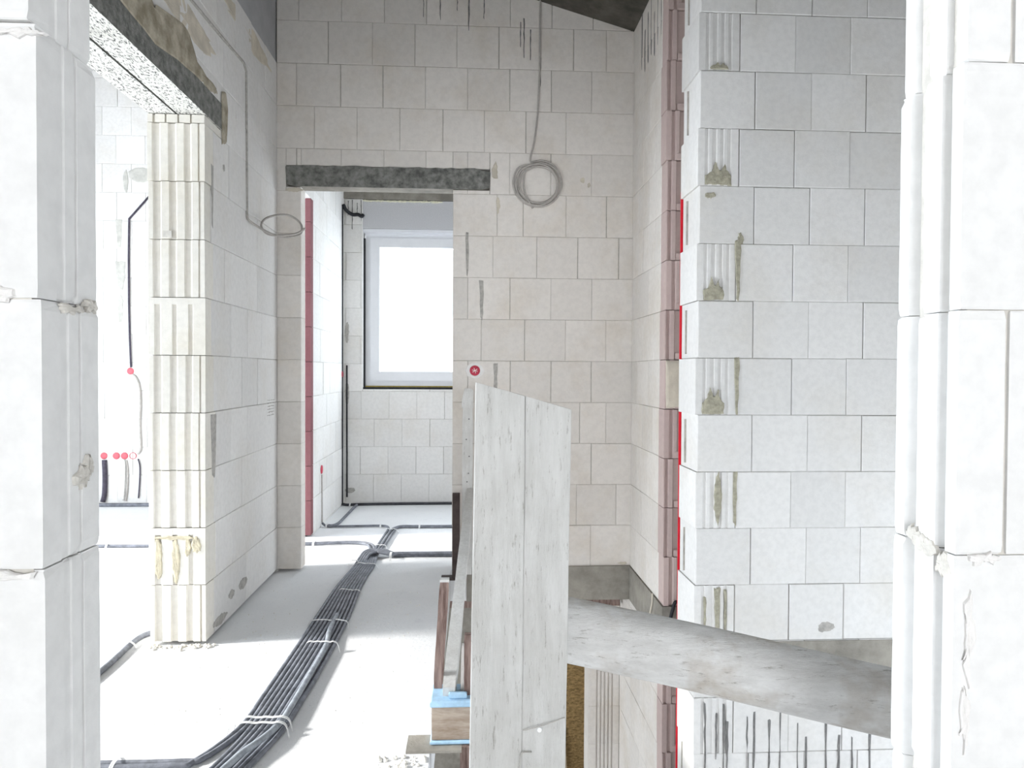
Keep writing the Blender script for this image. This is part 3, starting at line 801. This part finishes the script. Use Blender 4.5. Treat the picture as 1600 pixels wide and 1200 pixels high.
strap(over(-.70, -.584, 4.33, 4.30), 'white strap across the bundle right before the arching conduits')
strap(over(-.745, -.705, 4.37, 4.37, .03), 'small strap end on the two dark outer conduits at the arch')
strap(over(-.652, -.585, 4.78, 4.77), 'strap behind the arch on the three conduits going on')
strap(over(-.646, -.560, 5.27, 5.25), 'strap where the three conduits part in the far room')
strap([(-.498, 4.585, .001), (-.512, 4.56, .03), (-.515, 4.52, .04), (-.515, 4.48, .034), (-.515, 4.462, .001)], 'upright strap clamping the right branch beside the arch', .014, (1, 0, 0))
strap([(-1.085, 4.94, .001), (-1.085, 4.915, .026), (-1.085, 4.88, .027), (-1.085, 4.855, .001)], 'strap on the left branch near the red pier', .014, (1, 0, 0))
strap([(-1.11, 5.475, .001), (-1.11, 5.45, .027), (-1.11, 5.425, .025), (-1.11, 5.41, .001)], 'strap at the wall end of the far left conduit', .012, (1, 0, 0))
strap([(-.40, 5.44, .001), (-.40, 5.42, .025), (-.40, 5.39, .026), (-.40, 5.365, .001)], 'strap on the far right conduits in front of the window wall', .012, (1, 0, 0))
strap([(-.70, 5.46, .001), (-.70, 5.437, .025), (-.70, 5.42, .02), (-.70, 5.41, .001)], 'strap on the far left conduit beside its bend', .012, (1, 0, 0))
strap([(-1.06, 2.20, .001), (-1.062, 2.18, .022), (-1.07, 2.155, .023), (-1.075, 2.132, .001)], 'slanting strap on the near conduits by the left jamb', .012, (1, 0, 0))
strap([(-1.08, 6.32, .001), (-1.08, 6.30, .026), (-1.08, 6.285, .02), (-1.08, 6.27, .001)], 'strap on the black conduit in the far corner', .012, (1, 0, 0))
strap([(-2.45, 4.89, .001), (-2.45, 4.87, .025), (-2.45, 4.85, .02), (-2.45, 4.84, .001)], 'strap on the conduit crossing the left room floor', .012, (1, 0, 0))
strap([(-1.50, 3.115, .001), (-1.475, 3.105, .026), (-1.455, 3.10, .02), (-1.44, 3.10, .001)], 'strap on the short conduit in front of the pier', .012, (0, 1, 0))

# ------------------------------------------------------------------ sockets and cables
def socket(loc, n, label, mat, r=.033, ring=True, group=None, marks=False, open_=False):
    """round flush box; n = direction the lid faces"""
    n = Vector(n); t = thing('socket_box', label, 'socket box', loc, group)
    q = n.to_track_quat('Z', 'Y')
    def disc(r0, prof, seg=24):
        bm = bmesh.new()
        quad_rings(bm, [[Vector(loc) + q @ Vector((rr * math.cos(2 * math.pi * j / seg), rr * math.sin(2 * math.pi * j / seg), h)) for j in range(seg)] for rr, h in prof])
        return bm
    if open_:
        part('rim', disc(r, [(r * .86, -.02), (r * .86, .005), (r, .006), (r, -.004)]), M[mat], t)
        part('back', disc(r, [(r * .85, -.022), (r * .85, -.018)]), M['plaster'], t)
    else:
        part('lid', disc(r, [(r, -.01), (r, .004), (r * .9, .007), (r * .3, .0075)]), M[mat], t, True)
    if ring:
        bm = bmesh.new(); seg = 22
        pr = []
        for s, h in ((1.9, -.002), (1.75, .003), (1.1, .0035), (1.02, -.002)):
            pr.append([Vector(loc) + q @ Vector((r * s * math.cos(2 * math.pi * j / seg) * random.uniform(.9, 1.05) * (1 if s > 1.2 else 1 / random.uniform(.98, 1.02)), r * s * math.sin(2 * math.pi * j / seg) * random.uniform(.9, 1.05) * .85 if s > 1.2 else r * s * math.sin(2 * math.pi * j / seg), h)) for j in range(seg)])
        quad_rings(bm, pr); part('plaster_collar', bm, M['plaster'], t)
    if marks:
        bm = bmesh.new()
        for a in (.6, 1.9, 2.9):
            d = q @ Vector((math.cos(a), math.sin(a), 0)); e = q @ Vector((-math.sin(a), math.cos(a), 0))
            obox(bm, Vector(loc) + n * .0075 - d * r * .55 - e * .0015, d * r * 1.1, e * .003, n * .0012)
        part('plaster_mark', bm, M['plaster'], t)
    return t
socket((.014, YB, 1.205), (0, -1, 0), 'red round socket lid on the back wall above the slanted plank', 'red_plastic', .031, True, None, True)
yl = YF; q = 6.42 / 6.2
socket((-2.922 * q, yl, 1.188), (0, -1, 0), 'single pink socket lid high on the left room wall, under the dark conduit', 'pink_plastic', .030)
g = 'pink socket boxes in a row on the left room wall'
socket((-3.145 * q, yl, .436), (0, -1, 0), 'pink socket lid, leftmost of the low row, over the thick dark conduit', 'pink_plastic', .030, True, g)
socket((-3.043 * q, yl, .436), (0, -1, 0), 'pink socket lid, second from left in the low row', 'pink_plastic', .031, False, g)
socket((-2.975 * q, yl, .436), (0, -1, 0), 'pink socket lid, third from left in the low row, over the white cable', 'pink_plastic', .031, False, g)
socket((-2.905 * q, yl, .436), (0, -1, 0), 'open pink rimmed socket box, rightmost of the low row', 'pink_plastic', .030, False, g, False, True)
socket((XL, 5.48, .44), (1, 0, 0), 'small red socket lid low on the left wall of the far room', 'red_plastic', .034, False)
socket((XL, 6.345, 1.17), (1, 0, 0), 'small red socket lid in the far corner left of the window', 'red_plastic', .034, False)

def cable(name, pts, r, mat, label, cat='cable', sub=8, seg=8):
    bm = bmesh.new(); tube(bm, pts, r, seg, 0, sub)
    return tag(link_mesh(name, bm, M[mat], smooth=True), label, cat)
yw = YF - .008
cable('wall_conduit', [(-2.75 * q, yw, 2.74), (-2.925 * q, yw, 2.53), (-2.93 * q, yw, 2.2), (-2.93 * q, yw, 1.8), (-2.925 * q, yw, 1.5), (-2.915 * q, yw, 1.222)], .009, 'dark_conduit', 'dark conduit let into the left room wall, running down to a pink socket', 'conduit', 0)
cable('cable', [(-2.90 * q, yw, 1.16), (-2.87 * q, yw, 1.125), (-2.845 * q, yw, 1.05), (-2.838 * q, yw, .9), (-2.842 * q, yw, .75), (-2.838 * q, yw, .6), (-2.838 * q, yw, .5), (-2.86 * q, yw, .45)], .009, 'cable', 'grey white cable hanging from the single socket to the low row')
cable('wall_conduit', [(-3.14 * q, yw, .40), (-3.135 * q, yw, .25), (-3.14 * q, yw, .10), (-3.155 * q, yw, .03)], .022, 'dark_conduit', 'thick dark conduit rising to the leftmost pink socket', 'conduit')
cable('cable', [(-2.985 * q, yw, .405), (-2.972 * q, yw, .37), (-2.975 * q, yw, .2), (-2.985 * q, yw, .04)], .010, 'cable_white', 'white cable dropping from the pink sockets to the floor conduit')
cable('cable', [(-2.958 * q, yw, .40), (-2.946 * q, yw, .3), (-2.95 * q, yw, .15), (-2.965 * q, yw, .035)], .007, 'cable', 'grey cable beside the white one under the pink sockets')
cable('cable', [(-2.86 * q, yw, .41), (-2.845 * q, yw, .34), (-2.848 * q, yw, .2), (-2.858 * q, yw, .06)], .006, 'dark_conduit', 'thin dark cable below the open socket box')
cable('cable', [(XL + .004, 5.48, .40), (XL + .004, 5.482, .2), (XL + .006, 5.48, .03)], .006, 'cable', 'grey cable dropping from the red socket on the far room wall')
cable('wall_conduit', [(XL + .006, 6.33, .02), (XL + .006, 6.33, .8), (XL + .006, 6.33, 1.6), (XL + .006, 6.33, 2.3), (XL + .006, 6.33, 2.67)], .006, 'black', 'thin black conduit up the corner of the far room', 'conduit')
cable('cable', [(XL + .01, 6.33, 2.67), (XL + .03, 6.36, 2.63), (-1.08, YF - .02, 2.60), (-1.03, YF - .02, 2.60), (-1.0, YF - .018, 2.585), (-.988, YF + .0, 2.6)], .016, 'black', 'black cable bridging from the corner to the window box')
cable('wall_conduit', [(-1.128, YF - .006, .06), (-1.129, YF - .006, .5), (-1.13, YF - .006, .9), (-1.13, YF - .006, 1.25)], .007, 'black', 'black conduit low in the corner beside the window wall', 'conduit')
# channel conduit on the left hall wall and its loose loop
cable('wall_conduit', [(XL + .003, 2.55, 2.695), (XL + .003, 2.975, 2.713), (XL + .003, 3.35, 2.73), (XL + .003, 3.64, 2.746), (XL + .003, 3.676, 2.72), (XL + .003, 3.68, 2.6), (XL + .003, 3.685, 2.3), (XL + .003, 3.69, 2.0)], .007, 'mortar_gray', 'grey conduit in a chase running along and down the left wall', 'conduit', 0)
cable('cable', [(XL + .004, 3.69, 2.0), (XL + .006, 3.70, 1.975), (XL + .03, 3.76, 1.955), (XL + .10, 3.80, 1.92), (XL + .17, 3.85, 1.915), (XL + .22, 3.92, 1.95), (XL + .20, 3.98, 2.02), (XL + .13, 3.97, 2.06), (XL + .05, 3.90, 2.03), (XL + .03, 3.84, 1.975), (XL + .07, 3.82, 1.925), (XL + .16, 3.80, 1.915), (XL + .22, 3.84, 1.935), (XL + .255, 3.86, 1.965)], .006, 'cable', 'loose grey cable looping off the left wall near the doorway')
cable('cable', [(-1.279, 2.42, 2.33), (-1.28, 2.38, 2.26), (-1.285, 2.36, 2.19), (-1.30, 2.38, 2.12), (-1.32, 2.42, 2.11), (-1.335, 2.45, 2.16), (-1.325, 2.46, 2.24), (-1.30, 2.44, 2.27), (-1.283, 2.40, 2.24), (-1.28, 2.38, 2.17), (-1.30, 2.37, 2.09)], .008, 'cable', 'grey cable loop hanging from the gap between the left lintels')
# coil on the back wall
pts = []
cx, cz = .387, 2.326
for t in range(0, 5 * 16 + 1):
    a = math.pi * .62 - 2 * math.pi * t / 16
    k = t // 16
    rr = .138 - .007 * k + .006 * math.sin(a * 1.0 + k * 2.1)
    ox = (.012, -.010, .004, -.008, .006, 0)[k]
    pts.append((cx + ox * math.cos(t / 16 * 3.1) + rr * math.cos(a), YB - .012 - .004 * (k % 3), cz + rr * math.sin(a) * 1.0))
pts += [(cx - .075, YB - .016, cz + .08), (cx - .085, YB - .018, cz), (cx - .07, YB - .02, cz - .07), (cx - .03, YB - .02, cz - .145)]
pts = [(.40, YB - .008, 3.62), (.396, YB - .008, 3.3), (.395, YB - .008, 3.0), (.385, YB - .008, 2.75), (.365, YB - .008, 2.58), (.345, YB - .009, 2.50)] + pts
cable('cable_coil', pts, .0055, 'cable', 'coil of grey cable hanging on the back wall beside the doorway lintel', 'cable coil', 3)

# ------------------------------------------------------------------ near railing: slanted plank post and log rail
t = thing('railing_post', 'large cement-splashed plank post with a slanted top, in the foreground', 'post', (.075, 1.165, -.16))
def plank(x0b, x1b, x0t, x1t, zt0, zt1, y0, y1, zb=-.16):
    bm = bmesh.new(); n = 14; rs = []
    for i in range(n + 1):
        s = i / n
        def zt(z): return zb + (z - zb) * s
        xa, xb = x0b + (x0t - x0b) * s, x1b + (x1t - x1b) * s
        j = lambda: random.uniform(-.0007, .0007)
        c = .0012
        za, zc = zt(zt0), zt(zt1)
        rs.append([(xa + j(), y0 + c, za), (xa + c, y0 + j(), za), (xb - c, y0 + j(), zc), (xb + j(), y0 + c, zc), (xb, y1, zc), (xa, y1, za)])
    quad_rings(bm, rs); return bm
# x positions measured at the foot of the picture (z .545) and the top; extended down to the slab edge
def ext(xm, xt, zt, zm=.545, zb=-.16): return xt + (xm - xt) * (zt - zb) / (zt - zm)
L0, L1 = (-.003, .005), (.0845, .088)
R0, R1 = (.0845, .088), (.157, .163)
part('plank', plank(ext(-.003, .005, 1.182), ext(.0837, .0867, 1.16), .005, .0867, 1.182, 1.160, 1.151, 1.176), M['plank'], t)
part('plank', plank(ext(.0838, .0868, 1.16), ext(.157, .163, 1.138), .0868, .163, 1.1595, 1.138, 1.1515, 1.177), M['plank'], t)
bm = bmesh.new(); tube(bm, [(.085, 1.149, .608), (.094, 1.144, .612), (.128, 1.146, .620), (.155, 1.149, .628)], .0008, 6); part('wire', bm, M['cable'], t, True)
bm = bmesh.new(); tube(bm, [(.112, 1.1495, .612), (.112, 1.141, .612)], .004, 8, 0, 0); part('nail', bm, M['steel'], t)
bm = bmesh.new(); tube(bm, [(.079, 1.149, .578 - .03), (.079, 1.145, .566 - .03), (.082, 1.146, .575 - .005), (.1, 1.148, .575 - .003)], .0011, 6); part('bent_nail', bm, M['mortar_gray'], t, True)

def rail(label):
    bm = bmesh.new(); n = 26; seg = 18; rs = []
    A_, B_ = Vector((.05, 1.245, .758)), Vector((.86, 1.075, .605))
    A_, B_ = Vector((.03, 1.262, .764)), Vector((1.0, 1.062, .604))
    ax = (B_ - A_).normalized(); upv = Vector((0, 0, 1)); upv = (upv - ax * upv.dot(ax)).normalized(); sd = ax.cross(upv)
    for i in range(n + 1):
        s = i / n; c = A_.lerp(B_, s)
        c = c + upv * (.0015 * math.sin(s * 7))
        ring = []
        for j in range(seg):
            a = 2 * math.pi * j / seg
            ca, sa = math.cos(a), math.sin(a)
            k = (abs(ca) ** 3.2 + abs(sa) ** 3.2) ** (-1 / 3.2)
            rr = .0535 * k * (1 + .03 * math.sin(3 * a + 1.3 + s * 2) + .012 * math.sin(9 * s + 5 * a))
            if sa > .5 and ca * 1 > 0: rr *= .95
            ring.append(c + sd * (rr * ca * .75) + upv * (rr * sa))
        rs.append(ring)
    quad_rings(bm, rs)
    return tag(link_mesh('log_rail', bm, M['rail'], smooth=True), label, 'rail')
rail('thick whitewashed log rail from the foreground post across to the right jamb')

# ------------------------------------------------------------------ railing along the void, seen end-on
t = thing('taped_block', 'plywood block wrapped in pale blue tape at the foot of the railing', 'block', (-.066, 2.25, 0))
bm = bmesh.new(); box(bm, -.126, .02, 2.235, 2.355, .022, .135, 0, .003); part('plywood_block', bm, M['ply'], t)
bm = bmesh.new(); box(bm, -.131, .024, 2.229, 2.361, .128, .149, 0, .005); part('blue_tape', bm, M['blue'], t)
bm = bmesh.new(); box(bm, -.131, .024, 2.230, 2.360, .009, .022, 0, .004); part('blue_tape', bm, M['blue'], t)
bm = bmesh.new(); box(bm, -.205, -.03, 2.20, 2.30, 0, .008); part('base_plate', bm, M['concrete_mid'], t)
bm = bmesh.new(); box(bm, -.035, .0, 2.222, 2.26, -.19, .0075, 0, .002); part('edge_board', bm, M['brown'], t)
def stick(pa, pb, wx, wy, c=.0015):
    """a timber between two points (foot, head); cross-section wx (along x) by wy (across)"""
    pa, pb = Vector(pa), Vector(pb); ax = (pb - pa).normalized(); X = Vector((1, 0, 0)); X = (X - ax * X.dot(ax)).normalized(); Y = ax.cross(X)
    bm = bmesh.new(); rs = []
    n = 10
    for i in range(n + 1):
        p = pa.lerp(pb, i / n)
        j = lambda: random.uniform(-.0006, .0006)
        k = .88 if i in (0, n) else 1
        rs.append([p + X * (sx * wx / 2 * k + j()) + Y * (sy * wy / 2 * k + j()) for sx, sy in ((-1, -1), (1, -1), (1, 1), (-1, 1))])
    quad_rings(bm, rs); return bm
t2 = thing('railing_stake', 'tall brown timber stake rising from the left of the blue taped block', 'stake', (-.092, 2.29, .15))
part('stake', stick((-.111, 2.335, .149), (-.090, 2.335, .505), .031, .026), M['brown'], t2)
bm = bmesh.new(); box(bm, -.1055, -.0745, 2.322, 2.348, .503, .512); part('cut_end', bm, M['plank'], t2)
tag(link_mesh('railing_stake', stick((-.012, 2.285, .149), (-.012, 2.285, .345), .024, .03), M['brown']), 'short brown stake at the right of the blue taped block, beside the big post', 'stake')
tag(link_mesh('railing_stake', stick((-.030, 2.30, .149), (-.026, 2.31, .30), .012, .03), M['plank']), 'thin pale stake squeezed between the white plank and the short stake', 'stake')
bm = bmesh.new(); box(bm, -.073, -.014, 2.245, 2.262, .149, .168, 0, .004)
tag(link_mesh('tape_roll', bm, M['blue']), 'strip of pale blue tape folded over the top of the taped block', 'tape')
t3 = thing('railing_plank', 'long white plank of the railing leaning away from the taped block to the far post', 'plank', (-.06, 2.3, .15))
part('plank', stick((-.072, 2.265, .160), (-.012, 4.10, .50), .045, .045), M['plank'], t3)
# far posts by the void
t4 = thing('steel_prop', 'dark brown steel prop on a small foot plate at the void edge', 'prop', (-.09, 4.06, 0))
bm = bmesh.new(); box(bm, -.113, -.070, 4.045, 4.085, .010, .497, 0, .002); part('shaft', bm, M['brown_dark'], t4)
bm = bmesh.new(); box(bm, -.176, -.06, 4.03, 4.11, 0, .010); part('foot_plate', bm, M['brown_dark'], t4)
t5 = thing('railing_upright', 'white cement-crusted upright of the railing behind the foreground post', 'upright', (-.03, 4.15, 0))
part('upright', stick((-.028, 4.16, .0), (-.028, 4.16, 1.0), .062, .03), M['plank'], t5)
bm = bmesh.new()
quad_rings(bm, [[(x0, y0, z), (x1, y0, z), (x1, y1, z), (x0, y1, z)] for x0, x1, y0, y1, z in ((-.062, .004, 4.142, 4.178, .985), (-.062, .004, 4.14, 4.18, 1.03), (-.05, .004, 4.145, 4.175, 1.085), (-.042, -.004, 4.15, 4.17, 1.10))])
part('worn_top', bm, M['plank'], t5)
for i, (x, z) in enumerate(((-.02, .92), (-.035, .80), (-.018, .70), (-.022, .60), (-.03, .55))):
    bm = bmesh.new(); tube(bm, [(x, 4.146, z), (x, 4.141, z)], .004, 8, 0, 0); part('nail', bm, M['drip'], t5)

# ------------------------------------------------------------------ storey below
bm = bmesh.new(); box(bm, .30, 1.05, 5.30, 5.32, -2.75, -.19)
tag(link_mesh('strand_board', bm, M['osb']), 'brown strand board panel standing below, seen under the log rail', 'board')
bm = bmesh.new(); obox(bm, (.735, 5.10, -2.75), (.035, 0, 0), (0, .02, 0), (-.06, .18, 1.25))
tag(link_mesh('lath', bm, M['lath']), 'pale lath leaning against the strand board below', 'lath')
bm = bmesh.new(); box(bm, -.6, .95, 4.45, 4.50, -.30, -.19)
tag(link_mesh('formwork_timber', bm, M['brown']), 'brown formwork timber under the slab edge', 'timber')
cable('cable', [(.955, 3.66, .03), (.955, 3.665, -.02), (.95, 3.69, -.10), (.945, 3.72, -.30)], .004, 'tan_mortar', 'thin wire hanging down over the slab edge below the pier')
cable('cable', [(XR + .10, 3.486, .03), (XR + .06, 3.484, .04), (XR + .045, 3.482, .0), (XR + .035, 3.482, -.04)], .009, 'black', 'short black cable end at the foot of the pink pier')

bm = bmesh.new(); box(bm, -3.0, 2.6, 5.36, 5.5, -2.75, -.20)  # added wall, keeps sky light out of the lower storey
struct('wall_lower_rear_added', bm, M['concrete_mid'], label='rear wall added to darken the storey below')
bm = bmesh.new(); box(bm, -3.0, 2.6, -1.0, -.8, -2.75, -.20)  # likewise added to shut out light from the front
struct('wall_lower_front_added', bm, M['plaster'], label='front wall added to darken the storey below')

# ------------------------------------------------------------------ crumbs
bm = bmesh.new()
def crumb(x, y, r):
    c = bmesh.ops.create_icosphere(bm, subdivisions=1, radius=r)
    for v in c['verts']: v.co = Vector((v.co.x * random.uniform(.6, 1.3) + x, v.co.y * random.uniform(.6, 1.3) + y, max(0, v.co.z * .7 + r * .35)))
for i in range(70): crumb(random.uniform(-1.39, -1.12), 3.115 - abs(random.gauss(0, .02)), random.uniform(.003, .012))
for i in range(150): crumb(random.choice((random.uniform(-1.1, -.87), random.uniform(-.54, -.25))), random.uniform(2.4, 3.9), random.uniform(.001, .004))
for i in range(40): crumb(random.uniform(-.30, -.14), random.uniform(2.1, 2.19), random.uniform(.002, .012))
tag(link_mesh('mortar_crumbs', bm, M['block_cream']), 'crumbs of mortar scattered on the floor by the pier', 'crumbs', None, 'stuff')
